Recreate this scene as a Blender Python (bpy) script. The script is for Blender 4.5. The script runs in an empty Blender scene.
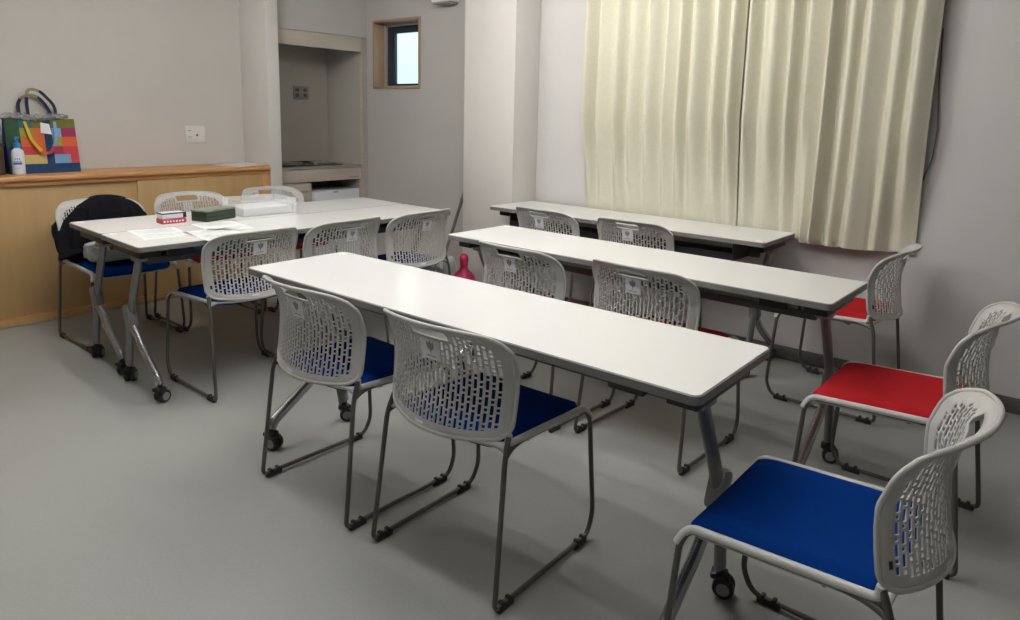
import bpy, bmesh, math, random
from mathutils import Vector, Matrix
random.seed(7)
PI = math.pi
col = bpy.context.scene.collection

# ------------------------------------------------------------------ materials
def mat(name, color, rough=0.5, metal=0.0, var=0.0, vscale=8.0, bump=0.0, bscale=200.0,
        spec=0.5, alpha=1.0, trans=0.0, ior=1.45, coat=0.0, emit=None, estr=0.0, stretch=None):
    m = bpy.data.materials.new(name); m.use_nodes = True
    nt = m.node_tree; b = nt.nodes['Principled BSDF']
    b.inputs['Base Color'].default_value = (*color, 1)
    b.inputs['Roughness'].default_value = rough
    b.inputs['Metallic'].default_value = metal
    b.inputs['Specular IOR Level'].default_value = spec
    b.inputs['Alpha'].default_value = alpha
    b.inputs['Transmission Weight'].default_value = trans
    b.inputs['IOR'].default_value = ior
    b.inputs['Coat Weight'].default_value = coat
    if emit:
        b.inputs['Emission Color'].default_value = (*emit, 1)
        b.inputs['Emission Strength'].default_value = estr
    if var or bump:
        tc = nt.nodes.new('ShaderNodeTexCoord'); mp = nt.nodes.new('ShaderNodeMapping')
        nt.links.new(tc.outputs['Object'], mp.inputs['Vector'])
        if stretch: mp.inputs['Scale'].default_value = stretch
    if var:
        n = nt.nodes.new('ShaderNodeTexNoise'); n.inputs['Scale'].default_value = vscale
        n.inputs['Detail'].default_value = 6
        nt.links.new(mp.outputs['Vector'], n.inputs['Vector'])
        r = nt.nodes.new('ShaderNodeValToRGB')
        r.color_ramp.elements[0].position = 0.3; r.color_ramp.elements[1].position = 0.7
        r.color_ramp.elements[0].color = (*[max(0, c*(1-var)) for c in color], 1)
        r.color_ramp.elements[1].color = (*[min(1, c*(1+var)) for c in color], 1)
        nt.links.new(n.outputs['Fac'], r.inputs['Fac'])
        nt.links.new(r.outputs['Color'], b.inputs['Base Color'])
    if bump:
        n = nt.nodes.new('ShaderNodeTexNoise'); n.inputs['Scale'].default_value = bscale
        nt.links.new(mp.outputs['Vector'], n.inputs['Vector'])
        bp = nt.nodes.new('ShaderNodeBump'); bp.inputs['Strength'].default_value = bump
        bp.inputs['Distance'].default_value = 0.002
        nt.links.new(n.outputs['Fac'], bp.inputs['Height'])
        nt.links.new(bp.outputs['Normal'], b.inputs['Normal'])
    return m

def wood_mat(name, c1, c2, rough, scale):
    m = bpy.data.materials.new(name); m.use_nodes = True
    nt = m.node_tree; b = nt.nodes['Principled BSDF']; b.inputs['Roughness'].default_value = rough
    tc = nt.nodes.new('ShaderNodeTexCoord'); mp = nt.nodes.new('ShaderNodeMapping')
    mp.inputs['Scale'].default_value = scale
    nt.links.new(tc.outputs['Object'], mp.inputs['Vector'])
    n = nt.nodes.new('ShaderNodeTexNoise'); n.inputs['Scale'].default_value = 1.0
    n.inputs['Detail'].default_value = 5; n.inputs['Distortion'].default_value = 0.6
    nt.links.new(mp.outputs['Vector'], n.inputs['Vector'])
    r = nt.nodes.new('ShaderNodeValToRGB')
    r.color_ramp.elements[0].position = 0.3; r.color_ramp.elements[0].color = (*c1, 1)
    r.color_ramp.elements[1].position = 0.72; r.color_ramp.elements[1].color = (*c2, 1)
    nt.links.new(n.outputs['Fac'], r.inputs['Fac']); nt.links.new(r.outputs['Color'], b.inputs['Base Color'])
    return m

def floor_mat():
    m = bpy.data.materials.new('vinyl_floor'); m.use_nodes = True
    nt = m.node_tree; b = nt.nodes['Principled BSDF']; b.inputs['Roughness'].default_value = 0.42
    b.inputs['Specular IOR Level'].default_value = 0.35
    tc = nt.nodes.new('ShaderNodeTexCoord')
    big = nt.nodes.new('ShaderNodeTexNoise'); big.inputs['Scale'].default_value = 1.3; big.inputs['Detail'].default_value = 4
    fine = nt.nodes.new('ShaderNodeTexNoise'); fine.inputs['Scale'].default_value = 90; fine.inputs['Detail'].default_value = 3
    sc = nt.nodes.new('ShaderNodeTexNoise'); sc.inputs['Scale'].default_value = 9; sc.inputs['Detail'].default_value = 9
    sc.inputs['Roughness'].default_value = 0.75
    for n in (big, fine, sc): nt.links.new(tc.outputs['Object'], n.inputs['Vector'])
    base = nt.nodes.new('ShaderNodeValToRGB')
    base.color_ramp.elements[0].position = .35; base.color_ramp.elements[0].color = (.315, .324, .308, 1)
    base.color_ramp.elements[1].position = .65; base.color_ramp.elements[1].color = (.335, .344, .328, 1)
    nt.links.new(big.outputs['Fac'], base.inputs['Fac'])
    mx = nt.nodes.new('ShaderNodeMix'); mx.data_type = 'RGBA'; mx.blend_type = 'MULTIPLY'
    fr = nt.nodes.new('ShaderNodeValToRGB')
    fr.color_ramp.elements[0].position = .3; fr.color_ramp.elements[0].color = (.97, .97, .97, 1)
    fr.color_ramp.elements[1].position = .7; fr.color_ramp.elements[1].color = (1.02, 1.02, 1.02, 1)
    nt.links.new(fine.outputs['Fac'], fr.inputs['Fac'])
    mx.inputs['Factor'].default_value = 1
    nt.links.new(base.outputs['Color'], mx.inputs[6]); nt.links.new(fr.outputs['Color'], mx.inputs[7])
    sr = nt.nodes.new('ShaderNodeValToRGB')
    sr.color_ramp.elements[0].position = .27; sr.color_ramp.elements[0].color = (.7, .7, .7, 1)
    sr.color_ramp.elements[1].position = .33; sr.color_ramp.elements[1].color = (1, 1, 1, 1)
    nt.links.new(sc.outputs['Fac'], sr.inputs['Fac'])
    m2 = nt.nodes.new('ShaderNodeMix'); m2.data_type = 'RGBA'; m2.blend_type = 'MULTIPLY'; m2.inputs['Factor'].default_value = 1
    nt.links.new(mx.outputs[2], m2.inputs[6]); nt.links.new(sr.outputs['Color'], m2.inputs[7])
    nt.links.new(m2.outputs[2], b.inputs['Base Color'])
    return m

M = dict(
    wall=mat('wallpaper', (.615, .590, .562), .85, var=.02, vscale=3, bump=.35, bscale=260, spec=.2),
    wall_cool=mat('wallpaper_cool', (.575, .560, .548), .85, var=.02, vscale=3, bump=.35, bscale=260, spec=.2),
    wall_nook_shaded=mat('wallpaper_nook_shaded', (.47, .452, .432), .85, var=.02, vscale=3, bump=.35, bscale=260, spec=.2),  # same paper, darkened to paint in the nook's shade
    wall_wing_lit=mat('wallpaper_wing_lit', (.66, .64, .615), .85, var=.02, vscale=3, bump=.35, bscale=260, spec=.2),  # same paper, lightened to paint in the light on the wing wall
    ceiling=mat('ceiling_board', (.62, .61, .60), .9, bump=.2, bscale=120),
    floor=floor_mat(),
    base=mat('vinyl_baseboard', (.105, .098, .094), .55),
    pine=wood_mat('cabinet_door_veneer', (.43, .278, .118), (.49, .325, .148), .5, (14, 14, 1.2)),
    oak=wood_mat('cabinet_top_veneer', (.52, .255, .090), (.60, .315, .125), .38, (10, 1.2, 10)),
    frame_wood=wood_mat('window_casing_wood', (.30, .195, .125), (.38, .255, .170), .5, (9, 9, 2)),
    panel=wood_mat('kitchen_panel_veneer', (.44, .385, .325), (.50, .44, .375), .5, (4, 3, 40)),
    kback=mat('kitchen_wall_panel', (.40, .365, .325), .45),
    steel=mat('stainless_steel', (.50, .48, .46), .32, .9),
    black_glass=mat('stove_black', (.02, .018, .017), .2),
    white_plastic=mat('appliance_white', (.70, .72, .77), .4),
    dark_sash=mat('dark_sash', (.02, .026, .04), .4),
    chair_white=mat('chair_white_plastic', (.53, .525, .508), .38, var=.015, vscale=20),
    rod=mat('chair_rod_steel', (.125, .115, .105), .38, .5),
    glide=mat('glide_rubber', (.03, .028, .027), .6),
    blue=mat('blue_seat_fabric', (.0012, .026, .165), .9, var=.12, vscale=300, bump=.4, bscale=900, spec=.04),
    red=mat('red_seat_fabric', (.36, .014, .018), .85, var=.1, vscale=300, bump=.4, bscale=900, spec=.05),
    sticker=mat('sticker_paper', (.80, .80, .84), .5),
    emblem=mat('emblem_ink', (.30, .30, .30), .6),
    laminate=mat('white_laminate', (.79, .795, .785), .18, var=.012, vscale=2, spec=.4),
    edge=mat('grey_edge_band', (.17, .17, .165), .5),
    leg=mat('grey_leg_paint', (.22, .225, .232), .35, .5),
    chrome=mat('strut_metal', (.46, .465, .47), .24, .85),
    black=mat('black_plastic', (.012, .012, .013), .45),
    darkmetal=mat('dark_beam', (.085, .087, .088), .45, .3),
    hub=mat('caster_hub', (.24, .24, .24), .5),
    curtain=mat('cream_curtain_cloth', (.62, .598, .485), .95, var=.03, vscale=60, bump=.5, bscale=500, spec=.1),
    coat_cloth=mat('black_coat_cloth', (.006, .006, .009), .9, bump=.6, bscale=400, spec=.08),
    plastic_bag=mat('grey_plastic_bag', (.36, .38, .38), .35, var=.1, vscale=20),
    green_box=mat('green_box_card', (.018, .035, .022), .4),
    green_lid=mat('green_lid_card', (.20, .23, .19), .4, var=.35, vscale=40),
    red_card=mat('red_card', (.42, .055, .075), .5),
    white_card=mat('white_card', (.70, .70, .72), .5),
    navy=mat('navy_cloth', (.010, .014, .045), .7),
    khaki=mat('khaki_strap', (.30, .27, .14), .8),
    paper=mat('paper', (.74, .75, .74), .7),
    print_grey=mat('print_grey', (.62, .65, .64), .7, var=.15, vscale=25),
    clear=mat('clear_plastic', (.92, .94, .95), .12, alpha=.26),
    foggy=mat('thin_clear_bag', (.30, .30, .31), .12, alpha=.55),
    blue_card=mat('blue_folder_card', (.07, .19, .36), .5),
    bottle_white=mat('bottle_white', (.66, .69, .74), .35),
    pump_blue=mat('pump_blue', (.02, .20, .42), .4),
    label_blue=mat('label_blue', (.05, .10, .30), .5),
    outlet=mat('outlet_plate', (.74, .73, .71), .4),
    outlet_dark=mat('outlet_dark', (.10, .10, .10), .5),
    outlet_grey=mat('outlet_grey_plate', (.26, .25, .25), .4),
    pink=mat('deep_pink_plastic', (.42, .016, .075), .45, var=.15, vscale=15),
    brown=mat('dark_brown_board', (.055, .030, .018), .6),
    pole=mat('pole_grey_brown', (.19, .165, .145), .5),
    fixture=mat('fixture_white', (.8, .8, .8), .4),
    diffuser=mat('lamp_diffuser', (.9, .9, .9), .4, emit=(1, .975, .935), estr=68.0),
    cap=mat('corner_cap_grey', (.62, .62, .61), .5),
    cord=mat('grey_cord', (.10, .10, .10), .6),
)
PATCH = {k: mat('patch_' + k, c, .8, bump=.3, bscale=600) for k, c in dict(
    olive=(.13, .13, .022), sky=(.16, .31, .50), magenta=(.28, .022, .085), lime=(.26, .25, .035),
    orange=(.56, .115, .030), red=(.46, .042, .060), navy=(.008, .040, .115), dgreen=(.018, .060, .030),
    yellow=(.62, .40, .05), teal=(.03, .12, .16), cream=(.52, .42, .16)).items()}

# frosted pane: daylight behind diffusing glass
def pane_mat():
    m = bpy.data.materials.new('frosted_pane'); m.use_nodes = True
    nt = m.node_tree; b = nt.nodes['Principled BSDF']
    b.inputs['Base Color'].default_value = (.86, 1, .985, 1); b.inputs['Roughness'].default_value = .45
    b.inputs['Transmission Weight'].default_value = 1; b.inputs['IOR'].default_value = 1.03
    return m
M['pane'] = pane_mat()

# ------------------------------------------------------------------ mesh builder
class MB:
    def __init__(s): s.v = []; s.f = []; s.m = []
    def add(s, vs, fs, m=0):
        o = len(s.v); s.v += [tuple(v) for v in vs]
        for f in fs: s.f.append([i + o for i in f]); s.m.append(m)
        return s
    def box(s, c, d, m=0, bev=0.0, rot=None, seg=2):
        bm = bmesh.new(); bmesh.ops.create_cube(bm, size=1)
        for v in bm.verts: v.co = Vector((v.co.x*d[0], v.co.y*d[1], v.co.z*d[2]))
        if bev: bmesh.ops.bevel(bm, geom=bm.edges[:], offset=min(bev, min(d)*.49), segments=seg, affect='EDGES', profile=.5)
        bm.verts.index_update()
        R = rot if rot else Matrix.Identity(3)
        s.add([R @ v.co + Vector(c) for v in bm.verts], [[v.index for v in f.verts] for f in bm.faces], m)
        bm.free(); return s
    def bx(s, x0, x1, y0, y1, z0, z1, m=0, bev=0.0):
        return s.box(((x0+x1)/2, (y0+y1)/2, (z0+z1)/2), (x1-x0, y1-y0, z1-z0), m, bev)
    def tube(s, pts, r, n=10, m=0, closed=False, flat=1.0, up=None):
        P = [Vector(p) for p in pts]; k = len(P); rr = r if isinstance(r, (list, tuple)) else [r]*k
        T = []
        for i in range(k):
            a = P[(i-1) % k] if (closed or i > 0) else P[i]; b = P[(i+1) % k] if (closed or i < k-1) else P[i]
            T.append((b-a).normalized())
        ref = Vector(up) if up else (Vector((0, 0, 1)) if abs(T[0].z) < .9 else Vector((1, 0, 0)))
        nrm = (ref - T[0]*ref.dot(T[0])).normalized(); vs = []
        for i in range(k):
            nrm = (nrm - T[i]*nrm.dot(T[i])).normalized(); bi = T[i].cross(nrm)
            for j in range(n):
                a = 2*PI*j/n; vs.append(P[i] + nrm*(math.cos(a)*rr[i]) + bi*(math.sin(a)*rr[i]*flat))
        fs = []
        for i in range(k if closed else k-1):
            for j in range(n):
                a = i*n+j; b = i*n+(j+1) % n; i2 = (i+1) % k
                fs.append([a, b, i2*n+(j+1) % n, i2*n+j])
        if not closed: fs += [list(range(n))[::-1], [(k-1)*n+j for j in range(n)]]
        return s.add(vs, fs, m)
    def lathe(s, prof, c=(0, 0, 0), n=24, m=0, R=None):
        vs = []; fs = []; k = len(prof); R = R if R else Matrix.Identity(3)
        for r, z in prof:
            for j in range(n):
                a = 2*PI*j/n; vs.append(R @ Vector((r*math.cos(a), r*math.sin(a), z)) + Vector(c))
        for i in range(k-1):
            for j in range(n): fs.append([i*n+j, i*n+(j+1) % n, (i+1)*n+(j+1) % n, (i+1)*n+j])
        fs += [list(range(n))[::-1], [(k-1)*n+j for j in range(n)]]
        return s.add(vs, fs, m)
    def prism(s, poly, z0, z1, m=0):
        n = len(poly)
        vs = [(x, y, z0) for x, y in poly] + [(x, y, z1) for x, y in poly]
        fs = [list(range(n))[::-1], list(range(n, 2*n))] + [[i, (i+1) % n, n+(i+1) % n, n+i] for i in range(n)]
        return s.add(vs, fs, m)
    def grid(s, fn, nu, nv, m=0, keep=None):
        vs = [fn(i, j) for j in range(nv) for i in range(nu)]
        fs = [[j*nu+i, j*nu+i+1, (j+1)*nu+i+1, (j+1)*nu+i] for j in range(nv-1) for i in range(nu-1) if keep is None or keep(i, j)]
        return s.add(vs, fs, m)
    def build(s, name, mats, parent=None, ang=38, kind=None, solid=0.0, soff=0.0, sub=0):
        me = bpy.data.meshes.new(name); me.from_pydata(s.v, [], s.f)
        for x in (mats if isinstance(mats, (list, tuple)) else [mats]): me.materials.append(x)
        for p, mi in zip(me.polygons, s.m): p.material_index = mi; p.use_smooth = True
        bm = bmesh.new(); bm.from_mesh(me); bmesh.ops.recalc_face_normals(bm, faces=bm.faces[:])
        bad = [v for v in bm.verts if not v.link_faces]
        if bad: bmesh.ops.delete(bm, geom=bad, context='VERTS')
        bm.to_mesh(me); bm.free()
        me.set_sharp_from_angle(angle=math.radians(ang)); me.update()
        o = bpy.data.objects.new(name, me); col.objects.link(o)
        if parent: o.parent = parent
        if kind: o['kind'] = kind
        if solid:
            md = o.modifiers.new('thickness', 'SOLIDIFY'); md.thickness = solid; md.offset = soff
        if sub:
            md = o.modifiers.new('smooth', 'SUBSURF'); md.levels = sub; md.render_levels = sub
        return o

def fillet(pts, r, n=5):
    P = [Vector(p) for p in pts]; out = [P[0]]
    for i in range(1, len(P)-1):
        a, b, c = P[i-1], P[i], P[i+1]; ri = r[i] if isinstance(r, (list, tuple)) else r
        d1 = (a-b); d2 = (c-b); L = min(ri, d1.length*.49, d2.length*.49)
        p = b + d1.normalized()*L; q = b + d2.normalized()*L
        for k in range(n+1):
            t = k/n; out.append(p*(1-t)**2 + b*2*t*(1-t) + q*t*t)
    out.append(P[-1]); return out

def rrect(w, d, r, n=5, cx=0, cy=0):
    out = []
    for sx, sy, a0 in ((1, 1, 0), (-1, 1, 90), (-1, -1, 180), (1, -1, 270)):
        for k in range(n+1):
            a = math.radians(a0 + 90*k/n)
            out.append((cx + sx*(w/2-r) + r*math.cos(a), cy + sy*(d/2-r) + r*math.sin(a)))
    return out

def tag(o, label, cat, group=None):
    o['label'] = label; o['category'] = cat
    if group: o['group'] = group
    return o
def thing(name, label, cat, loc=(0, 0, 0), rz=0.0, group=None):
    o = bpy.data.objects.new(name, None); o.empty_display_size = .05; col.objects.link(o)
    o.location = loc; o.rotation_euler = (0, 0, math.radians(rz)); return tag(o, label, cat, group)
def struct(o): o['kind'] = 'structure'; return o
def copy_tree(o, parent=None):
    c = o.copy(); col.objects.link(c)
    if parent: c.parent = parent
    for ch in list(o.children): copy_tree(ch, c)
    return c
def lerp(tab, x):
    if x <= tab[0][0]: return tab[0][1]
    for (a, ya), (b, yb) in zip(tab, tab[1:]):
        if x <= b:
            t = (x-a)/(b-a); return ya + (yb-ya)*t
    return tab[-1][1]

# ------------------------------------------------------------------ the room
LX, CY, CZ = -5.16, 3.86, 2.46          # left wall, curtain wall, ceiling height
RX, FY = 3.6, -4.8
WF = 2.875                              # wing wall, near face
KX = -4.87                              # face of the kitchenette wall

MB().bx(LX-.6, RX+.1, FY-.1, CY+.15, -.08, 0).build('floor', M['floor'], kind='structure')
MB().bx(LX-.6, RX+.1, FY-.1, CY+.15, CZ, CZ+.08).build('ceiling', M['ceiling'], kind='structure')
MB().bx(LX-.1, LX, FY, WF, 0, CZ).build('wall_left', M['wall'], kind='structure')
MB().bx(RX, RX+.1, FY, CY, 0, CZ).build('wall_right', M['wall'], kind='structure')
MB().bx(LX-.6, RX+.1, FY-.1, FY, 0, CZ).build('wall_front', M['wall'], kind='structure')
# curtain wall and the nook wall are one plane; the small window is cut through it
wx0, wx1, wz0, wz1 = -4.778, -4.202, 1.497, 2.050
wb = MB()
wb.bx(-3.45, RX, CY, CY+.22, 0, CZ)
wb.build('wall_back', M['wall_cool'], kind='structure')
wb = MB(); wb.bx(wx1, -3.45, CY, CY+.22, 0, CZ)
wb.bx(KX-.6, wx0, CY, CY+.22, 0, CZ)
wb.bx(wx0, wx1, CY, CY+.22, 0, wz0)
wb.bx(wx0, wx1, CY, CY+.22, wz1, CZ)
wb.build('wall_nook_shaded', M['wall_nook_shaded'], kind='structure')
MB().bx(-3.471, -3.012, 3.60, CY, 0, CZ, bev=.004).build('wall_column', M['wall'], kind='structure')
MB().bx(LX-.1, -4.79, WF, 2.975, 0, CZ, bev=.004).build('wall_wing', M['wall_wing_lit'], kind='structure')
# kitchenette recess
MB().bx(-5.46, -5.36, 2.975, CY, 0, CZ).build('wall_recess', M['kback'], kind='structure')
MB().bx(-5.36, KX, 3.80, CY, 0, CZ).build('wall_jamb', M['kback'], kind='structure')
MB().bx(-5.36, KX+.012, 2.975, CY, 1.915, CZ).build('wall_bulkhead', M['wall_nook_shaded'], kind='structure')
MB().bx(KX-.03, KX, 2.975, 3.80, 1.800, 1.915).build('trim_1', M['panel'], kind='structure')
MB().bx(KX-.02, KX+.004, 3.797, 3.812, 0, 1.800).build('trim_2', M['panel'], kind='structure')
# baseboards
MB().bx(-3.012, RX, CY-.012, CY, 0, .075, bev=.003).build('baseboard_back', M['base'], kind='structure')
MB().bx(KX, -3.471, CY-.012, CY, 0, .075, bev=.003).build('baseboard_nook', M['base'], kind='structure')
bb = MB(); bb.bx(-3.48, -3.003, 3.588, 3.60, 0, .075, bev=.003); bb.bx(-3.012, -3.003, 3.60, CY-.012, 0, .075)
bb.build('baseboard_column', M['base'], kind='structure')

# small window: wooden casing, dark sash, frosted pane
w = struct(bpy.data.objects.new('window_1', None)); col.objects.link(w); w.location = (0, 0, 0)
cs = MB(); t = .018
for x0, x1, z0, z1 in ((wx0, wx0+t, wz0, wz1), (wx1-t, wx1, wz0, wz1), (wx0+t, wx1-t, wz0, wz0+t), (wx0+t, wx1-t, wz1-t, wz1)):
    cs.bx(x0, x1, CY-.012, CY+.22, z0, z1, bev=.002)
cs.build('window_frame', M['frame_wood'], w)
sx0, sx1, sz0, sz1 = wx0+t, wx1-t, wz0+t, wz1-t
al = MB(); u = .022
for x0, x1, z0, z1 in ((sx0, sx0+u, sz0, sz1), (sx1-u, sx1, sz0, sz1), (sx0+u, sx1-u, sz0, sz0+u*.6), (sx0+u, sx1-u, sz1-u, sz1)):
    al.bx(x0, x1, CY+.100, CY+.215, z0, z1)
al.build('outer_sash', mat('sash_light_metal', (.45, .43, .42), .4, .4), w)
ds = MB(); u2 = .085
for x0, x1, z0, z1 in ((sx0+u, sx0+u+u2, sz0+.013, sz1-u), (sx1-.055, sx1-u, sz0+.013, sz1-u), (sx0+u+u2, sx1-.055, sz0+.013, sz0+.03), (sx0+u+u2, sx1-.055, sz1-u-.055, sz1-u)):
    ds.bx(x0, x1, CY+.118, CY+.153, z0, z1, bev=.003)
ds.build('sash', M['dark_sash'], w)
MB().bx(sx0+u+u2-.01, sx1-.05, CY+.134, CY+.140, sz0+.02, sz1-u-.045).build('pane', M['pane'], w)

# ------------------------------------------------------------------ ceiling lights (above the frame)
def lamp(x, y, power):
    dm = M['diffuser'].copy(); dm.node_tree.nodes['Principled BSDF'].inputs['Emission Strength'].default_value = power
    r = thing('ceiling_light', 'long white ceiling light with twin tubes', 'ceiling light', (x, y, CZ), 0, 'ceiling lights')
    MB().bx(-.63, .63, -.25, .25, -.03, 0, bev=.008).build('housing', M['fixture'], r)
    for dy in (-.20, .20):
        MB().tube([(-.60, dy, -.052), (.60, dy, -.052)], .014, 12).build('tube', dm, r)
LIGHTS = [(-3.4, 1.24, 92), (-1.3, 1.24, 64), (-2.05, 2.54, 80), (-2.6, -.06, 15), (.5, -.06, 14)]
for x, y, p in LIGHTS: lamp(x, y, p)

# ------------------------------------------------------------------ chair
W, YC = .236, [(.40, -.014), (.45, -.008), (.49, .000), (.54, .008), (.59, .013), (.63, .014), (.68, .006), (.71, .000), (.732, -.010), (.750, -.030), (.768, -.055)]
H = .316
def back_pt(x, h, off=0.0):
    """x across, h 0..H up the shell -> point of the back's middle surface"""
    s, t = x/W, 2*h/H-1
    rc, rh = .075, .070
    if t < 0: rc, rh = .045, .045
    cs_, ct = 1-rc/W, 1-2*rh/H
    a, b = abs(s), abs(t)
    if a > cs_ and b > ct:
        u = (a-cs_)/(1-cs_); v = (b-ct)/(1-ct)
        u2, v2 = u*math.sqrt(1-v*v/2), v*math.sqrt(1-u*u/2)
        a = cs_+u2*(1-cs_); b = ct+v2*(1-ct)
        s = math.copysign(a, s); t = math.copysign(b, t); x = s*W; h = (t+1)*H/2
    q = abs(s)
    zb = .452 + .016*q*q; zt = .766 - .022*q**3
    z = zb + (zt-zb)*h/H
    taper = 1 - .035*(1-h/H)                      # a little narrower at the foot
    y = lerp(YC, z) + (.076 if z < .64 else .076-.014*min(1, (z-.64)/.08))*q**2.1
    return (x*taper, y+off, z)

def backrest_mesh():
    xs = [-W, -W+.012, -W+.026]; pit, slot = .0158, .0090; n = 26; x0 = -n*pit/2 + (pit-slot)/2
    for k in range(n): xs += [x0+k*pit, x0+k*pit+slot]
    xs += [W-.026, W-.012, W]
    xc = [(a+b)/2 for a, b in zip(xs, xs[1:])]
    def colid(i):
        k = (i-3)//2
        return k if (i >= 3 and (i-3) % 2 == 0 and k < n) else -1
    per, h0, h1 = .0470, .024, .290
    hs = {0, .010, h0, .268, .297, h1, .303, H}
    for p in range(6):
        for a in (0, .0040, .0090, .0185, .0235, .0275, .0325, .0420):
            v = h0+p*per+a
            if v < h1: hs.add(round(v, 5))
    hh = []
    for v in sorted(hs):
        if hh and v-hh[-1] < .0012: continue
        hh.append(v)
    def keep(i, j):
        hm = (hh[j]+hh[j+1])/2; xm = xc[i]
        if .268 < hm < .297 and abs(xm) < .064: return False
        if h0 < hm < h1 and colid(i) >= 0:
            if hm > .258 and abs(xm) < .076: return True
            if abs(xm) > .178 and (hm > h1-.045*((abs(xm)-.170)/.025) or hm < h0+.010): return True
            if abs(xm) > .14 and hm > h1-.012: return True
            f = (hm-h0) % per
            if colid(i) % 2 == 0: return (.0275 < f < .0325) or (.0420 < f)
            return (.0040 < f < .0090) or (.0185 < f < .0235)
        return True
    mb = MB(); mb.grid(lambda i, j: back_pt(xs[i], hh[j]), len(xs), len(hh), 0, keep)
    return mb

def rim_mesh():
    pts = []
    N = 26
    for k in range(N): pts.append(back_pt(-W, H*k/N))
    for k in range(N): pts.append(back_pt(-W+2*W*k/N, H))
    for k in range(N): pts.append(back_pt(W, H-H*k/N))
    for k in range(N): pts.append(back_pt(W-2*W*k/N, 0))
    out = []
    for p in pts:
        if not out or (Vector(p)-Vector(out[-1])).length > .002: out.append(p)
    return MB().tube(out, .0058, 8, closed=True)

def sq_disc(s, t, rx, ry, only_front=True):
    a, b = abs(s), abs(t); ca, cb = 1-rx, 1-ry
    if a > ca and b > cb and (t > 0 or not only_front):
        u = (a-ca)/(1-ca); v = (b-cb)/(1-cb)
        a = ca+u*math.sqrt(1-v*v/2)*(1-ca); b = cb+v*math.sqrt(1-u*u/2)*(1-cb)
    return math.copysign(a, s), math.copysign(b, t)
def pan(x, y):
    g = 1 - .75*min(1, max(0, (y-.06)/.30))
    z = lerp([(.06, .450), (.20, .444), (.44, .431)], y) - .022*(1-min(1, (x/.225)**2))*g
    if y > .40: z -= ((y-.40)/.06)**2*.014
    return z
def shell_pt(i, j, nu=25, nv=22):
    s = -1+2*i/(nu-1); t = -1+2*j/(nv-1); s, t = sq_disc(s, t, .28, .26)
    x = s*.217; y = .26+t*.206
    z = pan(x, y)
    e = max(0, (abs(s)-.86)/.14); f = max(0, (t-.88)/.12)
    return (x, y, z - .012*max(e*e, f*f))
def cushion_mesh():
    mb = MB(); nu, nv = 25, 25; top = {}; 
    def pt(i, j):
        s = -1+2*i/(nu-1); t = -1+2*j/(nv-1)
        s2, t2 = sq_disc(s, t, .22, .22, False)
        x = s2*.201; y = .264+t2*.204
        e = max(abs(s), abs(t)); roll = (1-max(0, (e-.82)/.18)**3)
        return (x, y, pan(x, y)+.002+.020*roll+.004*(1-s*s)*(1-t*t))
    mb.grid(pt, nu, nv)
    ring = [(i, 0) for i in range(nu)]+[(nu-1, j) for j in range(1, nv)]+[(i, nv-1) for i in range(nu-2, -1, -1)]+[(0, j) for j in range(nv-2, 0, -1)]
    vs = []; 
    for i, j in ring:
        p = pt(i, j); vs.append((p[0], p[1], p[2])); vs.append((p[0]*.985, .264+(p[1]-.264)*.985, p[2]-.014))
    n = len(ring); mb.add(vs, [[2*k, 2*((k+1) % n), 2*((k+1) % n)+1, 2*k+1] for k in range(n)])
    mb.add([vs[2*k+1] for k in range(n)], [list(range(n))])
    return mb

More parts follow.
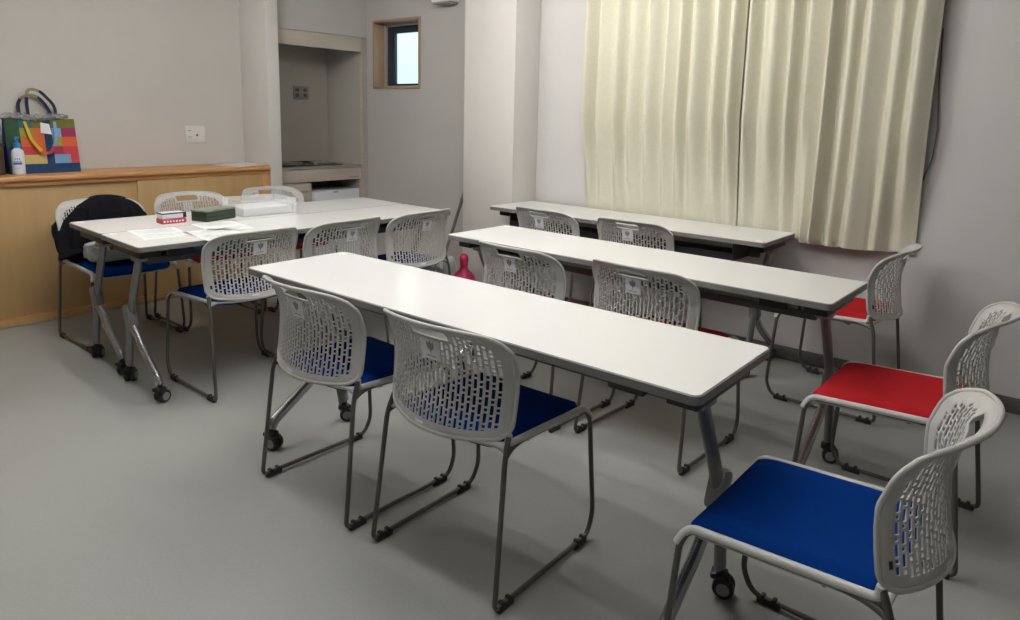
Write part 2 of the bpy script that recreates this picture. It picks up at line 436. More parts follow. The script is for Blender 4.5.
def make_chair():
    r = thing('stacking_chair', '', 'chair')
    b = backrest_mesh().build('backrest', M['chair_white'], r, ang=60, solid=.0032)
    rim_mesh().build('rim', M['chair_white'], b, ang=60)
    mb = MB(); mb.grid(lambda i, j: back_pt(-.034+.068*i/4, .199+.060*j/4, -.0040), 5, 5); mb.build('sticker', M['sticker'], b)
    em = MB()
    def ep(x, h): return back_pt(x, h, -.0050)
    tulip = [(0, .214), (.003, .226), (.011, .231), (.0145, .243), (.0115, .254), (.006, .246), (.0, .257), (-.006, .246), (-.0115, .254), (-.0145, .243), (-.011, .231), (-.003, .226)]
    em.add([ep(*p) for p in tulip], [list(range(len(tulip)))])
    em.add([ep(*p) for p in ((-.018, .208), (.018, .208), (.018, .211), (-.018, .211))], [[0, 1, 2, 3]])
    em.build('emblem', M['emblem'], b)
    # small dark mark moulded low on the outer left margin, pale maker's plate at the foot
    mk = MB(); mk.grid(lambda i, j: back_pt(-W+.016+.008*i/2, .050+.018*j/2, -.0045), 3, 3); mk.build('moulded_mark', M['glide'], b)
    mk = MB(); mk.grid(lambda i, j: back_pt(-.055+.036*i/3, .010+.009*j/2, -.0048), 4, 3); mk.build('maker_plate', M['sticker'], b)
    sh = MB(); sh.grid(lambda i, j: shell_pt(i, j), 25, 22); s_ = sh.build('seat_shell', M['chair_white'], r, ang=60, solid=.009)
    for sx in (-1, 1):                             # rolled side rail, curling down over the front of the leg
        MB().tube(fillet([(sx*.222, .072, .480), (sx*.216, .074, .449), (sx*.215, .20, .443), (sx*.215, .450, .431), (sx*.226, .470, .392)], [0, .02, .02, .035, 0], 6),
                  [.0085]+[.0100]*24+[.0088], 10).build('rail', M['chrome'] if False else M['chair_white'], s_, ang=60)
    cushion_mesh().build('seat_cushion', M['blue'], r, ang=60)
    for sx in (-1, 1):
        p = fillet([(sx*.222, .070, .474), (sx*.228, .048, .420), (sx*.243, .000, .0155), (sx*.243, .452, .0155), (sx*.240, .484, .075), (sx*.227, .464, .395), (sx*.215, .448, .427), (sx*.214, .14, .440), (sx*.220, .085, .436), (sx*.227, .052, .424)],
                   [0, .03, .022, .03, .03, .03, .03, .03, .03, 0], 5)
        q = MB().tube(p, .0076, 9).build('sled_leg', M['rod'], r, ang=60)
        for y0, y1 in ((.012, .075), (.375, .440)):
            g = MB(); g.bx(sx*.243-.009, sx*.243+.009, y0, y1, 0, .021, bev=.004)
            g.bx(sx*.243-.0095, sx*.243+.0095, y0+.012, y0+.024, .004, .028, bev=.003); g.bx(sx*.243-.0095, sx*.243+.0095, y1-.022, y1-.010, .004, .028, bev=.003)
            g.build('glide', M['glide'], q)
    for y in (.17, .36):
        MB().tube([(-.212, y, .430), (-.14, y, .405), (.14, y, .405), (.212, y, .430)], .0065, 8).build('cross_bar', M['rod'], r)
    return r

CHAIRS = [  # x, y, facing angle, colour, label
    (-1.318, 1.248, 1.5, 'blue', 'white chair with blue seat tucked at the foremost table, right of another blue chair'),
    (-1.912, 1.222, 0, 'blue', 'white chair with blue seat tucked at the left end of the foremost table'),
    (-.137, 1.545, 90, 'blue', 'white chair with blue seat at the right end of the foremost table, seen sideways'),
    (-.175, 2.500, 90, 'red', 'white chair with red seat at the right end of the middle table'),
    (-.620, 3.50, 90, 'red', 'white chair with red seat below the right curtain, close to the back wall'),
    (-1.295, 2.270, -3, 'red', 'white perforated chair tucked at the middle table, the right one of two'),
    (-1.865, 2.222, -3, 'red', 'white perforated chair tucked at the middle table, left one of two, near the pink vessel'),
    (-2.510, 3.255, -3, 'red', 'white perforated chair at the curtain-side table, left one of two, near the column'),
    (-1.915, 3.270, 0, 'red', 'white perforated chair at the curtain-side table, right one of two'),
    (-2.893, 1.674, 90, 'blue', 'white chair with blue seat at the left tables, nearest of three on the near side'),
    (-2.885, 2.184, 92, 'blue', 'white perforated chair at the left tables, middle of three on the near side'),
    (-2.866, 2.688, 92, 'blue', 'white perforated chair at the far end of the left tables, near the leaning pole'),
    (-4.434, 1.535, -88, 'blue', 'white chair with dark blue seat before the cabinet, black coat over its back'),
    (-4.440, 2.070, -90, 'red', 'white chair between cabinet and left tables, behind the dark green box'),
    (-4.440, 2.640, -90, 'red', 'white chair near the cabinet end, its back top showing behind the clear tray'),
]
chair0 = make_chair()
red_mesh = None
for k, (x, y, a, c, lab) in enumerate(CHAIRS):
    o = chair0 if k == 0 else copy_tree(chair0)
    o.location = (x, y, 0); o.rotation_euler = (0, 0, math.radians(a))
    tag(o, lab, 'chair', 'white stacking chairs around the tables')
    if c == 'red':
        for ch in o.children:
            if ch.name.startswith('seat_cushion'):
                if red_mesh is None:
                    red_mesh = ch.data.copy(); red_mesh.materials.clear(); red_mesh.materials.append(M['red'])
                ch.data = red_mesh

# ------------------------------------------------------------------ folding table
def caster(parent, x, y, turn):
    R = Matrix.Rotation(math.radians(turn), 3, 'Z')
    mb = MB(); c = Vector((x, y, 0))
    RX_ = R @ Matrix.Rotation(PI/2, 3, 'Y')                         # wheel axis along local x
    for sx in (-1, 1):
        off = R @ Vector((sx*.013, .012, .030))
        mb.lathe([(.020, -.010), (.027, -.010), (.030, -.006), (.030, .006), (.027, .010), (.020, .010)], c+off, 20, 0, RX_)
        mb.lathe([(.018, -.0015), (.018, .0015)], c+off+R @ Vector((sx*.0105, 0, 0)), 18, 1, RX_)
    mb.box(c+R @ Vector((0, .006, .052)), (.016, .044, .036), 0, .006, R)
    mb.box(c+R @ Vector((0, -.002, .062)), (.046, .046, .018), 0, .007, R)
    mb.lathe([(.012, .055), (.012, .092)], c, 12, 0)
    return mb.build('caster', [M['black'], M['hub']], parent)
def make_table():
    r = thing('folding_table', '', 'table')
    L, D = 1.81, .452
    MB().prism(rrect(L-.008, D-.008, .018, 6), .698, .7195).build('tabletop', M['laminate'], r)
    MB().lathe([(.019, .7194), (.019, .7199), (.015, .7203)], (-.862, .186, 0), 20).build('corner_cap', M['cap'], r)
    e = MB(); o_, i_ = rrect(L, D, .022, 6), rrect(L-.0085, D-.0085, .0178, 6); n = len(o_)
    prof = [(i_, .6955), (o_, .6965), (o_, .7165), (i_, .7192)]
    vs = []
    for P_, z in prof: vs += [(x, y, z) for x, y in P_]
    e.add(vs, [[a*n+k, a*n+(k+1) % n, ((a+1) % 4)*n+(k+1) % n, ((a+1) % 4)*n+k] for a in range(4) for k in range(n)])
    e.build('edge_band', M['edge'], r)
    MB().bx(-.80, .80, -.022, .000, .598, .628, bev=.005).build('beam', M['darkmetal'], r)
    sh = MB(); sh.bx(-.74, .74, .0, .20, .602, .607); sh.bx(-.74, .74, .195, .200, .602, .640)
    sh.bx(-.745, -.735, -.02, .20, .602, .698); sh.bx(.735, .745, -.02, .20, .602, .698)
    sh.build('undershelf', M['black'], r)
    for sx in (-1, 1):
        x = sx*.838
        b = MB(); b.bx(x-.040, x+.040, -.165, .15, .655, .698, bev=.006)
        b.bx(x-sx*.15-.05, x-sx*.15+.05, -.16, -.09, .650, .698, bev=.006)
        b.build('hinge_bracket', M['black'], r)
        mb = MB()
        pts = [(x, -.055, .675), (x, -.040, .62), (x, .040, .47), (x, .108, .335), (x, .140, .20), (x, .160, .088)]
        mb.tube(fillet(pts, .06, 4), .025, 12, flat=.62, up=(0, 1, 0))
        mb.box((x, -.048, .655), (.052, .075, .06), 0, .010)
        mb.box((x, .100, .345), (.050, .066, .110), 0, .016, Matrix.Rotation(math.radians(-20), 3, 'X'))
        g = mb.build('leg', M['leg'], r)
        MB().tube(fillet([(x, .095, .315), (x, -.02, .212), (x, -.172, .110), (x, -.186, .082)], .02, 4), .0215, 12, flat=.75, up=(0, 1, 0)).build('strut', M['chrome'], g)
        caster(g, x, .163, -75 if sx > 0 else -40); caster(g, x, -.186, -60 if sx > 0 else -72)
    return r
TABLES = [
    (-1.504, 1.567, .8, 'long white folding table nearest the camera, two blue chairs along its front edge'),
    (-1.519, 2.618, -.6, 'long white folding table in the middle of the three parallel rows'),
    (-2.111, 3.597, 180.0, 'long white folding table standing against the curtain wall'),
    (-3.247, 2.113, 88.3, 'white folding table on the left, front one of a joined pair, papers on it'),
    (-3.702, 2.131, 88.3, 'white folding table on the left, rear one of a joined pair, on the cabinet side'),
]
table0 = make_table()
for k, (x, y, a, lab) in enumerate(TABLES):
    o = table0 if k == 0 else copy_tree(table0)
    o.location = (x, y, 0); o.rotation_euler = (0, 0, math.radians(a)); tag(o, lab, 'table', 'white folding tables on casters')

# ------------------------------------------------------------------ curtains and rail
def curtain(name, x0, x1, lab, seed, nf):
    rnd = random.Random(seed); nx, nz = 260, 40
    cuts = [0.0]
    for k in range(nf): cuts.append(cuts[-1] + rnd.uniform(.7, 1.35))
    tot = cuts[-1]; cuts = [c/tot for c in cuts]; amp = [rnd.uniform(.6, 1.25) for _ in range(nf)]; sk = [rnd.uniform(.30, .5) for _ in range(nf)]
    def fold(u):
        for k in range(nf):
            if u <= cuts[k+1] or k == nf-1:
                t = (u-cuts[k])/(cuts[k+1]-cuts[k]); s = sk[k]
                w_ = t/s*.5 if t < s else .5 + (t-s)/(1-s)*.5
                return amp[k]*(.5-.5*math.cos(2*PI*w_)) + .05*math.sin(3*PI*t)
    def pt(i, j):
        u = i/(nx-1); v = j/(nz-1)
        drift = .02*math.sin(4*u+seed)*(1-v)
        x = x0+(x1-x0)*u + drift*math.sin(PI*u) + (.02*(1-u)*v if x0 < -2 else -.012*u*(1-v)); z = .680 + (2.30-.680)*v + .010*fold(u)*(1-v)
        f = fold(min(1, max(0, u+.015*math.sin(2.2*v+seed*1.3)*math.sin(PI*u))))
        yb = 3.785-.075*f                                           # hanging free
        k = 0.0
        if x < -1.165:                                                # caught behind the table edge
            k = min(1, max(0, (1.30-z)/.56)); k *= min(1, (-1.165-x)/.04)
        yt = 3.851-.012*f
        if x > -.86: k = min(1, max(0, (1.25-z)/.45))*min(1, (x+.86)/.12)*.85
        y = yb*(1-k)+yt*k
        return (x, y, z)
    mb = MB(); mb.grid(pt, nx, nz)
    r = mb.build(name, M['curtain'], ang=80, solid=.0015)
    tag(r, lab, 'curtain', 'cream curtains')
    hm = MB(); hm.grid(lambda i, j: (lambda p: (p[0], p[1]-.0016, p[2]+.0))(pt(i, 0) if j == 0 else tuple(a+(b-a)*2.3 if q == 2 else a+(b-a)*.9 for q, (a, b) in enumerate(zip(pt(i, 0), pt(i, 1))))), nx, 2)
    hm.build('hem', M['curtain'], r, ang=80)
    return r
curtain('curtain', -2.585, -1.549, 'cream pleated curtain, left panel of the pair, hanging beside the column', 3, 10)
curtain('curtain', -1.541, -.632, 'cream pleated curtain, right panel of the pair, its hem clear of the table', 8, 9)
r = thing('curtain_rail', 'white curtain rail above the pair of cream curtains', 'curtain rail', (-1.6, 3.78, 2.31))
MB().bx(-1.05, 1.05, -.015, .015, 0, .03, bev=.004).build('rail', M['fixture'], r)
br = MB()
for x in (-.9, 0, .9): br.bx(x-.012, x+.012, -.01, .082, .01, .035)
br.build('bracket', M['fixture'], r)
tag(MB().tube([(-.640, 3.845, 1.75), (-.628, 3.842, 1.50), (-.612, 3.842, 1.30), (-.618, 3.842, 1.15), (-.650, 3.842, 1.03), (-.70, 3.842, .98)], .0032, 7).build('hanging_cord', M['cord']),
    'thin grey cord hanging at the right edge of the curtains', 'cord')
cb = MB(); cb.bx(-2.602, -2.588, CY-.03, CY-.002, 1.205, 1.235, bev=.003); cb.bx(-2.604, -2.590, CY-.03, CY-.002, 1.265, 1.30, bev=.003)
tag(cb.build('cord_hook', M['outlet_grey']), 'small grey hook on the wall at the left edge of the curtains', 'hook')

# ------------------------------------------------------------------ low cabinet along the left wall
c = thing('low_cabinet', 'long low wooden cabinet with sliding doors along the left wall', 'cabinet', (LX+.2, 1.4, 0))
ox, oy = LX+.2, 1.4
def cb_(mb, x0, x1, y0, y1, z0, z1, bev=.003, m=0): return mb.bx(x0-ox, x1-ox, y0-oy, y1-oy, z0, z1, m, bev)
ya, yb, xf = -.8, 2.870, -4.79
cb_(MB(), LX+.002, xf+.022, ya, yb, .856, .888, .010).build('top', M['oak'], c)
mb = MB(); cb_(mb, LX+.002, xf-.035, ya+.01, yb-.002, .03, .856)
cb_(mb, xf-.035, xf, ya+.01, yb-.002, .828, .856); cb_(mb, xf-.035, xf, ya+.01, yb-.002, .03, .050); cb_(mb, xf-.035, xf+.001, 2.805, yb-.002, .03, .856)
mb.build('carcass', M['oak'], c)
MBd = MB(); cb_(MBd, xf-.020, xf-.006, 1.915, 2.806, .050, .828, .002).build('door', M['pine'], c)
cb_(MB(), xf-.036, xf-.021, .95, 1.960, .050, .828, .002).build('door', M['pine'], c)
cb_(MB(), xf-.020, xf-.006, -.75, .99, .050, .828, .002).build('door', M['pine'], c)
cb_(MB(), LX+.002, xf+.004, ya+.01, yb-.002, 0, .032, .006).build('plinth', M['pine'], c)

# things on the cabinet
zt = .888
# patchwork tote
r = thing('tote_bag', 'patchwork tote bag of coloured squares on the cabinet, left end', 'bag', (-5.010, 1.445, zt), 0)
r.scale = (1, 1.06, 1.04)
rowsR = [['olive', 'olive', 'olive'], ['sky', 'magenta', 'magenta'], ['lime', 'orange', 'orange'], ['magenta', 'red', 'red'], ['sky', 'sky', 'red'], ['navy', 'navy', 'navy']]
rowsL = [['dgreen', 'teal', 'olive', 'navy'], ['dgreen', 'lime', 'orange', 'sky'], ['dgreen', 'orange', 'orange', 'red'], ['navy', 'red', 'orange', 'red'], ['navy', 'cream', 'cream', 'navy'], ['navy', 'navy', 'navy', 'navy']]
keys = list(PATCH); ki = {k: i for i, k in enumerate(keys)}
tb = MB(); ys = [-.175, -.105, -.040, .015, .055, .105, .140, .185]; zs = [.315, .262, .210, .155, .108, .055, .0]
def tote_pt(y, z, side):
    t = z/.33; ww = 1+.10*t*0
    yy = y*(1.0-.02*t) + (.012 if y > .06 else -.012 if y < -.1 else 0)*(1-t)*0
    bulge = .010*math.cos(PI*(y)/.38)*math.sin(PI*min(1, t))
    dx = .062*(1-.78*t)+bulge
    return (side*dx, yy, z)
for i in range(7):
    for j in range(6):
        row = rowsL[j]+rowsR[j]; kk = row[i]
        y0, y1, z1, z0 = ys[i], ys[i+1], zs[j], zs[j+1]
        if i == 3: kk = 'navy'
        for side in (1, -1):
            q = [tote_pt(y0, z0, side), tote_pt(y1, z0, side), tote_pt(y1, z1, side), tote_pt(y0, z1, side)]
            tb.add(q, [[0, 1, 2, 3]], ki[kk])
        for yy in ([y0] if i == 0 else [])+([y1] if i == 6 else []):
            q = [tote_pt(yy, z0, 1), tote_pt(yy, z0, -1), tote_pt(yy, z1, -1), tote_pt(yy, z1, 1)]
            tb.add(q, [[0, 1, 2, 3]], ki['olive' if i == 6 and j == 0 else 'navy' if i == 0 else kk])
tb.add([tote_pt(ys[0], 0, 1), tote_pt(ys[-1], 0, 1), tote_pt(ys[-1], 0, -1), tote_pt(ys[0], 0, -1)], [[0, 1, 2, 3]], ki['navy'])
tb.build('bag_body', [PATCH[k] for k in keys], r, ang=20)
def strap(pts, wd, th, mats_, parent, name):
    P = fillet(pts, .05, 6); mb = MB(); n = len(P)
    for k in range(n-1):
        a, b = P[k], P[k+1]; mi = min(len(mats_)-1, int(k/(n-1)*len(mats_)))
        d = (b-a).normalized(); s = d.cross(Vector((1, 0, 0))).normalized()*wd/2
        q = [a-s, a+s, b+s, b-s]; mb.add(q+[p+Vector((th, 0, 0)) for p in q], [[0, 1, 2, 3], [7, 6, 5, 4], [0, 3, 7, 4], [1, 5, 6, 2], [0, 4, 5, 1], [3, 2, 6, 7]], mi)
    return mb.build(name, mats_, parent, ang=50)
strap([(.020, -.075, .30), (.075, -.060, .19), (.080, -.005, .118), (.078, .030, .118), (.072, .068, .20), (.022, .075, .30)], .016, .004, [PATCH['yellow'], PATCH['orange'], PATCH['red'], PATCH['sky']], r, 'handle')
MB().add([(.052, -.005, .235), (.052, .050, .225), (.035, .045, .285), (.035, .0, .295)], [[0, 1, 2, 3]]).build('tag', M['white_card'], r)
# navy bag behind, only its upright handles and top show
r = thing('shopping_bag', 'dark navy bag with upright looped handles behind the patchwork tote', 'bag', (-5.118, 1.46, zt))
MB().box((0, 0, .165), (.05, .30, .33), 0, .02).build('bag_body', M['navy'], r)
for dx in (-.012, .025):
    strap([(dx, -.065+dx, .32), (dx, -.070+dx, .43), (dx, -.035, .485+dx), (dx, .03, .475+dx), (dx, .085+dx, .405), (dx, .105, .32)], .018, .004, [M['navy'], M['khaki'], M['khaki'], M['navy'], M['navy']], r, 'handle')
# crumpled clear bag lying on the tote's mouth
rnd = random.Random(4); cbm = MB()
NU, NV = 28, 10
jit = {(i, j): rnd.uniform(-1, 1) for i in range(NU) for j in range(NV)}
def crump(i, j):
    u = i/(NU-1); a = 2*PI*j/(NV-1); jr = jit[(i, j % (NV-1))]
    rad = .026+.011*jr; rad *= math.sin(PI*min(1, max(.12, u*.9+.05)))**.4
    return (-4.995+.9*rad*math.cos(a), 1.235+.37*u, zt+.338+.018*math.sin(9*u)*.4+rad*math.sin(a)*.8)
cbm.grid(crump, NU, NV)
tag(cbm.build('clear_plastic_bag', M['foggy'], ang=20), 'crumpled clear plastic bag lying over the mouth of the tote', 'bag')
# pump bottle
r = thing('pump_bottle', 'white pump bottle with a blue pump head on the cabinet, before the tote', 'bottle', (-4.905, 1.295, zt), 0)
r.scale = (1.12, 1.12, 1.12)
MB().lathe([(.026, 0), (.030, .004), (.030, .110), (.026, .128), (.014, .138), (.013, .145)], n=24).build('bottle_body', M['bottle_white'], r)
pm = MB(); pm.lathe([(.0165, .142), (.0165, .165), (.008, .168), (.007, .188), (.013, .190), (.013, .200)], n=18); pm.tube([(0, 0, .195), (.028, -.012, .193), (.036, -.016, .184)], .005, 8)
pm.build('pump_head', M['pump_blue'], r)
lb = MB()
for z, a0, a1, hgt in ((.082, -25, 25, .006), (.070, -32, 32, .005), (.055, -38, 38, .012), (.036, -15, 15, .003)):
    n = 8
    for k in range(n):
        p, q = [math.radians(-20+a0+(a1-a0)*t/n) for t in (k, k+1)]
        if z != .055 and k % 3 == 2: continue
        lb.add([(.0306*math.cos(p), .0306*math.sin(p), z), (.0306*math.cos(q), .0306*math.sin(q), z), (.0306*math.cos(q), .0306*math.sin(q), z+hgt), (.0306*math.cos(p), .0306*math.sin(p), z+hgt)], [[0, 1, 2, 3]])
lb.build('bottle_label', M['label_blue'], r)
r = thing('wooden_box', 'dark brown board box at the left end of the cabinet top, beside the pump bottle', 'box', (-5.03, 1.125, zt))
MB().box((0, 0, .085), (.20, .22, .17), 0, .004).build('box_body', M['brown'], r)
MB().box((0, 0, .176), (.21, .23, .012), 0, .003).build('lid', M['brown'], r)
# papers by the wing wall
pp = MB(); pp.box((-4.93, 2.70, zt+.003), (.26, .24, .004), 0, 0, Matrix.Rotation(.25, 3, 'Z')); pp.box((-4.99, 2.74, zt+.006), (.22, .20, .003), 0, 0, Matrix.Rotation(-.2, 3, 'Z'))
tag(pp.build('paper_stack', M['paper']), 'loose white papers lying on the right end of the cabinet top', 'papers')

# wall outlet plate over the cabinet
r = thing('wall_plate', 'white wall plate with a small black jack above the cabinet', 'outlet', (LX, 2.488, 1.11))
MB().box((.004, 0, 0), (.008, .150, .125), 0, .003).build('plate', M['outlet'], r)
jk = MB(); jk.lathe([(.008, 0), (.008, .004)], (.008, .012, -.005), 12, 0, Matrix.Rotation(PI/2, 3, 'Y'))
jk.build('jack', M['outlet_dark'], r)
sw = MB(); sw.box((.009, -.042, .028), (.003, .022, .006)); sw.box((.009, -.042, -.018), (.003, .022, .006)); sw.build('marking', M['outlet_grey'], r)

# ------------------------------------------------------------------ kitchenette in the recess
r = thing('kitchen_unit', 'compact kitchenette with dark hob and pale drawer front in the recess', 'kitchen unit', (-5.1, 3.39, 0))
def kb(mb, x0, x1, y0, y1, z0, z1, bev=.002, m=0): return mb.bx(x0+5.1, x1+5.1, y0-3.39, y1-3.39, z0, z1, m, bev)
kb(MB(), -5.355, KX+.004, 2.98, 3.795, .835, .855, .003).build('worktop', M['steel'], r)
mb = kb(MB(), -5.28, -4.95, 3.06, 3.66, .855, .862, .003); mb.tube([(-5.30+5.1, 3.04-3.39, .862), (-5.30+5.1, 3.68-3.39, .862)], .008, 8)
mb.build('hob', M['black_glass'], r)
mb = MB()
for dy in (-.13, .16):
    mb.tube([(.0+.09*math.cos(a)-.02, dy+.0+.09*math.sin(a), .870) for a in [2*PI*k/20 for k in range(20)]], .006, 6, closed=True)
mb.lathe([(.012, .862), (.014, .872), (.010, .884)], (.10, .03, 0), 12); mb.build('burner_ring', M['steel'], r)
kb(MB(), KX-.02, KX, 2.982, 3.793, .735, .832).build('drawer', M['panel'], r)
kb(MB(), KX, KX+.0015, 3.66, 3.76, .752, .760, 0).build('badge', M['outlet_grey'], r)
d = kb(MB(), KX-.02, KX, 2.982, 3.275, .06, .725).build('door', M['panel'], r)
kb(MB(), KX, KX+.012, 3.15, 3.25, .655, .670, .004).build('handle', M['panel'], d)
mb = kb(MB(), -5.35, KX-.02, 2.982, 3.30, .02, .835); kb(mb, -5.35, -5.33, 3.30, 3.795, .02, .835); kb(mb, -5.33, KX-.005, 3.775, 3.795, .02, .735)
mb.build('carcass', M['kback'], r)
r = thing('small_fridge', 'small white fridge under the worktop in the kitchenette recess', 'fridge', (-5.08, 3.53, 0))
MB().box((0, 0, .325), (.40, .455, .65), 0, .008).build('fridge_body', M['white_plastic'], r)
d = MB().box((.212, 0, .345), (.024, .455, .62), 0, .008).build('door', M['white_plastic'], r)
MB().box((.226, -.02, .640), (.006, .05, .010), 0, .002).build('latch', M['outlet_grey'], d)
r = thing('power_socket', 'grey double socket on the back wall of the kitchenette recess', 'outlet', (-5.36, 3.53, 1.455))
MB().box((.004, 0, 0), (.008, .155, .11), 0, .003).build('plate', M['outlet_grey'], r)
mb = MB()
for dy in (-.04, .04):
    for dz in (-.022, .022): mb.box((.0085, dy, dz), (.004, .034, .026), 0, .003)
mb.build('socket', M['outlet_dark'], r)

# wall unit high over the window wall (its foot shows at the top of the frame)
r = thing('wall_unit', 'small white box unit fixed high on the wall right of the small window', 'wall unit', (-3.872, CY, 2.110))
MB().box((0, -.055, .075), (.20, .105, .13), 0, .006).build('case', M['fixture'], r)
MB().box((.0, -.055, .004), (.17, .090, .016), 0, .004).build('underside', M['outlet_grey'], r)

# ------------------------------------------------------------------ coat over the chair by the cabinet
def coat():
    mb = MB(); nu, nv = 44, 40; ln = []
    # profile around the back, from front hem over the top to the rear hem  (x world, z)
    prof = [(-4.205, .490), (-4.262, .53), (-4.298, .60), (-4.335, .70), (-4.390, .752), (-4.455, .778), (-4.520, .778), (-4.565, .745), (-4.566, .60), (-4.560, .50), (-4.556, .400)]
    seg = [0]
    for a, b in zip(prof, prof[1:]): seg.append(seg[-1]+math.dist(a, b))
    def pr(t):
        d = t*seg[-1]
        for k in range(len(seg)-1):
            if d <= seg[k+1] or k == len(seg)-2:
                f = (d-seg[k])/(seg[k+1]-seg[k]); return prof[k][0]+(prof[k+1][0]-prof[k][0])*f, prof[k][1]+(prof[k+1][1]-prof[k][1])*f
    def pt(i, j):
        u = i/(nu-1); t = j/(nv-1); x, z = pr(t); s = (u-.56)/.5
        y0 = lerp([(0, 1.245), (.2, 1.258), (.38, 1.29), (.5, 1.325), (.7, 1.36), (1, 1.37)], t); y = y0+(1.765-y0)*u
        sh = .130*abs(s)**1.9 if s < 0 else .075*abs(s)**3
        top = math.sin(PI*t)
        z -= sh*top; 
        wr = .010*math.sin(17*u+4*t)*(1-.5*top)+.007*math.sin(31*u-9*t+2)+.005*math.sin(47*u+20*t)
        if t < .5: x += wr + .035*max(0, -s)*(1-t)
        else: x -= wr*.6
        y += .012*math.sin(11*t+5*u)
        if t < .22: z += .02*math.sin(9*u)
        return (x, y, z)
    mb.grid(pt, nu, nv); return mb
r = thing('coat', 'black coat draped over the back of the chair beside the cabinet', 'coat', (0, 0, 0))
coat().build('coat_body', M['coat_cloth'], r, ang=80, solid=.012)
MB().tube(fillet([(-4.330, 1.42, .715), (-4.262, 1.375, .61), (-4.245, 1.355, .52), (-4.235, 1.365, .455)], .06, 6), .038, 12).build('sleeve', M['coat_cloth'], r, ang=80)
# grey plastic bag on that chair's seat
rnd = random.Random(9); mb = MB()
bm = bmesh.new(); bmesh.ops.create_icosphere(bm, subdivisions=4, radius=1)
vs = []
for v in bm.verts:
    p = v.co; q = Vector([math.copysign(abs(a)**.45, a) for a in p]); n = 1+.05*math.sin(9*p.x+4*p.y)*math.sin(7*p.y+5*p.z)+.03*math.sin(17*p.z+11*p.x)
    vs.append((-4.085+.088*q.x*n, 1.480+.130*q.y*n, 0.524+.050*q.z*n))
mb.add(vs, [[v.index for v in f.verts] for f in bm.faces]); bm.free()
r = thing('plastic_bag', 'stuffed grey plastic bag lying on the seat of the chair with the coat', 'bag', (0, 0, 0))
mb.build('bag_body', M['plastic_bag'], r, ang=60)
MB().tube([(-4.02, 1.34, .550), (-4.015, 1.33, .575), (-4.02, 1.37, .581), (-4.02, 1.41, .558)], .009, 8).build('bag_handle', M['white_card'], r)

# ------------------------------------------------------------------ things on the left tables
TT = .7197
def flat(name, lab, cat, x, y, sx, sy, h, rz, m, z=TT, bev=0.0, group=None):
    o = MB().box((0, 0, h/2), (sx, sy, h), 0, bev).build(name, m); o.location = (x, y, z); o.rotation_euler = (0, 0, math.radians(rz)); return tag(o, lab, cat, group)
r = thing('card_box', 'small red box under a white one, near the left end of the tables', 'box', (-3.615, 1.598, TT), -3)
MB().box((0, 0, .013), (.075, .125, .026), 0, .006).build('box_body', M['red_card'], r)
mb = MB()
for k in range(7): mb.box((.0378, -.048+.015*k, .013), (.001, .008, .007 if k % 2 else .009))
mb.build('printing', M['paper'], r)
r = thing('card_box', 'small white box with navy bands on top of the red box, left tables', 'box', (-3.615, 1.598, TT+.026), -1)
MB().box((0, 0, .015), (.072, .120, .030), 0, .006).build('box_body', M['white_card'], r)
mb = MB(); mb.box((.0, 0, .0265), (.0735, .1215, .006)); mb.box((.002, .053, .0135), (.0715, .0160, .024)); mb.build('navy_band', M['navy'], r)
r = thing('lidded_box', 'dark green box with a pale patterned lid on the left tables', 'box', (-3.590, 1.812, TT), 17)
mb = MB(); mb.box((0, 0, .026), (.105, .205, .052), 0, .004); mb.build('box_body', M['green_box'], r)
mb = MB(); mb.box((0, 0, .056), (.111, .211, .008), 0, .003); mb.build('lid', M['green_lid'], r)
mb = MB(); mb.box((.053, 0, .036), (.001, .19, .003)); mb.box((.053, 0, .016), (.001, .19, .003)); mb.build('band', mat('green_box_line', (.06, .09, .06), .5), r)
# clear tray
r = thing('clear_tray', 'clear plastic tray of papers on the left tables, right of the green box', 'tray', (-3.66, 2.12, TT), -4)
mb = MB()
for x0, x1, y0, y1, z0, z1 in ((-.13, .13, -.16, .16, 0, .003), (-.13, -.127, -.16, .16, .003, .085), (.127, .13, -.16, .16, .003, .085), (-.127, .127, -.16, -.157, .003, .085), (-.127, .127, .157, .16, .003, .085)):
    mb.bx(x0, x1, y0, y1, z0, z1)
mb.tube([(-.13, -.16, .085), (.13, -.16, .085), (.13, .16, .085), (-.13, .16, .085)], .004, 6, closed=True)
mb.build('tray_body', M['clear'], r)
o = MB().box((0, 0, .02), (.21, .29, .04), 0, .002).build('paper_stack', M['paper']); o.location = (-3.66, 2.12, TT+.004); o.rotation_euler = (0, 0, math.radians(-4)); tag(o, 'stack of white paper inside the clear tray', 'papers')
def sheet(x, y, rz, lab, sx=.21, sy=.297):
    r = thing('paper_sheet', lab, 'paper', (x, y, TT), rz, 'papers on the left tables')
    MB().box((0, 0, .0005), (sx, sy, .001)).build('sheet', M['paper'], r)
    mb = MB(); q = random.Random(int(abs(x*1000)))
    mb.box((0, .07, .0012), (sx*.78, .10, .0004)); mb.box((0, -.04, .0012), (sx*.78, .06, .0004)); mb.box((-.02, -.10, .0012), (sx*.5, .02, .0004))
    mb.build('printed_area', M['print_grey'], r)
sheet(-3.34, 1.42, 82, 'printed paper sheet at the left end of the left tables')
sheet(-3.345, 1.730, 84, 'printed paper sheet in front of the green box')
sheet(-3.150, 1.600, 86, 'printed paper sheet at the chair side of the left tables')
flat('folder', 'blue folder on the shelf beneath the left front table', 'folder', -3.355, 1.64, .150, .30, .040, 0, M['blue_card'], .6075, .003)

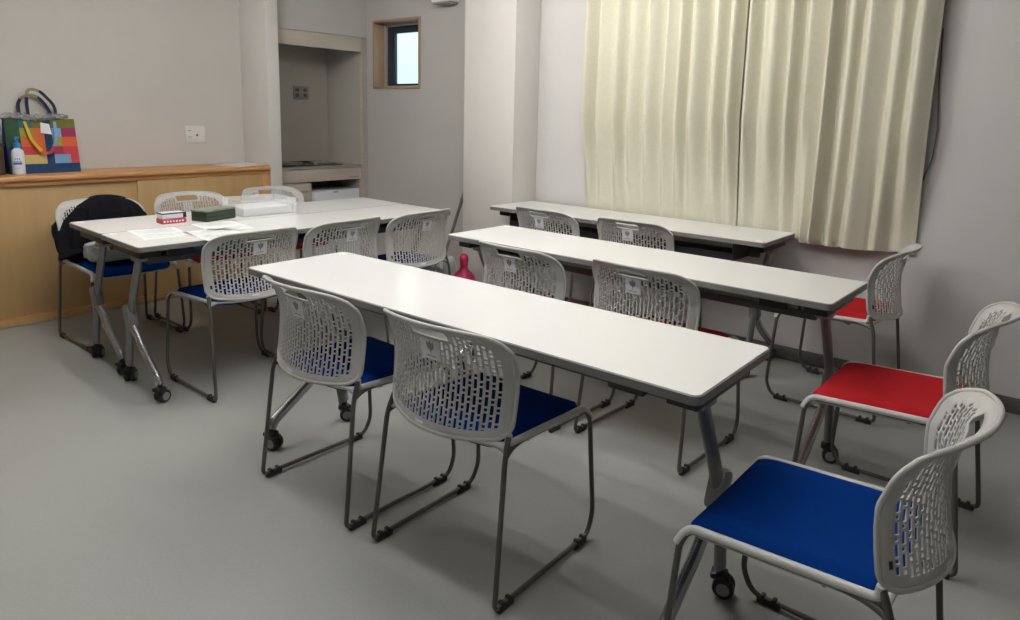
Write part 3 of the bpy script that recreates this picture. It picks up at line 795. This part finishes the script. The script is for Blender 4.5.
# ------------------------------------------------------------------ behind the tables, by the column
r = thing('long_necked_vessel', 'deep pink long-necked bell-shaped vessel on the floor by the column', 'vessel', (-3.26, 3.40, 0))
MB().lathe([(.085, 0), (.092, .01), (.092, .10), (.088, .17), (.075, .205), (.052, .232), (.032, .252), (.026, .272), (.031, .315), (.030, .345), (.018, .360), (.004, .364)], n=28).build('body', M['pink'], r)
mb = MB(); mb.lathe([(.0935, .095), (.0945, .10), (.0935, .105)], n=28); mb.build('ridge', M['pink'], r)
bm = bmesh.new(); bmesh.ops.create_icosphere(bm, subdivisions=4, radius=1); vs = []
for v in bm.verts:
    p = v.co; q = Vector([math.copysign(abs(a)**.6, a) for a in p]); n = 1+.06*math.sin(8*p.x+5*p.z)*math.sin(9*p.y)
    vs.append((-3.54+.075*q.x*n, 3.50+.06*q.y*n, .150+.148*q.z*n))
mb = MB(); mb.add(vs, [[v.index for v in f.verts] for f in bm.faces]); bm.free()
r = thing('floor_bag', 'pale plastic bag standing on the floor beside the pink vessel', 'bag')
mb.build('bag_body', M['plastic_bag'], r, ang=60)
MB().box((-3.535, 3.435, .235), (.06, .012, .05), 0, .004).build('bag_label', M['white_card'], r)
r = thing('leaning_pole', 'thin grey-brown pole leaning into the corner beside the column', 'pole', (0, 0, 0))
MB().tube([(-3.888, 3.75, .012), (-3.486, 3.75, 1.02)], .0125, 10).build('shaft', M['pole'], r)
MB().lathe([(.016, 0), (.016, .03)], (-3.893, 3.75, 0), 12).build('foot', M['glide'], r)

# ------------------------------------------------------------------ daylight outside the small window
wd = bpy.data.worlds.new('sky'); bpy.context.scene.world = wd; wd.use_nodes = True
nt = wd.node_tree; bg = nt.nodes['Background']
tc = nt.nodes.new('ShaderNodeTexCoord'); sp = nt.nodes.new('ShaderNodeSeparateXYZ'); rp = nt.nodes.new('ShaderNodeValToRGB')
nt.links.new(tc.outputs['Generated'], sp.inputs['Vector']); nt.links.new(sp.outputs['Z'], rp.inputs['Fac'])
rp.color_ramp.elements[0].position = .04; rp.color_ramp.elements[0].color = (.62, .90, .89, 1)
rp.color_ramp.elements[1].position = .22; rp.color_ramp.elements[1].color = (.95, 1.0, 1.0, 1)
nt.links.new(rp.outputs['Color'], bg.inputs['Color']); bg.inputs['Strength'].default_value = 1.45

# ------------------------------------------------------------------ camera
R = Matrix(((0.76324287, 0.6456764, 0.02371305), (-0.12566732, 0.11234879, 0.98569035), (0.63377287, -0.75530109, 0.16688983))).transposed()
cam = bpy.data.cameras.new('camera'); co = bpy.data.objects.new('camera', cam); col.objects.link(co)
co.matrix_world = Matrix.Translation((0, 0, 1.30695)) @ R.to_4x4()
cam.sensor_width = 36; cam.sensor_fit = 'HORIZONTAL'; cam.lens = 698.94/1020*36; cam.shift_y = -76.63/1020; cam.clip_start = .05
sc = bpy.context.scene; sc.camera = co
sc.view_settings.view_transform = 'Standard'; sc.view_settings.look = 'None'; sc.view_settings.exposure = 0.0
try:
    sc.cycles.use_denoising = True; sc.cycles.max_bounces = 8; sc.cycles.transparent_max_bounces = 12
except Exception: pass
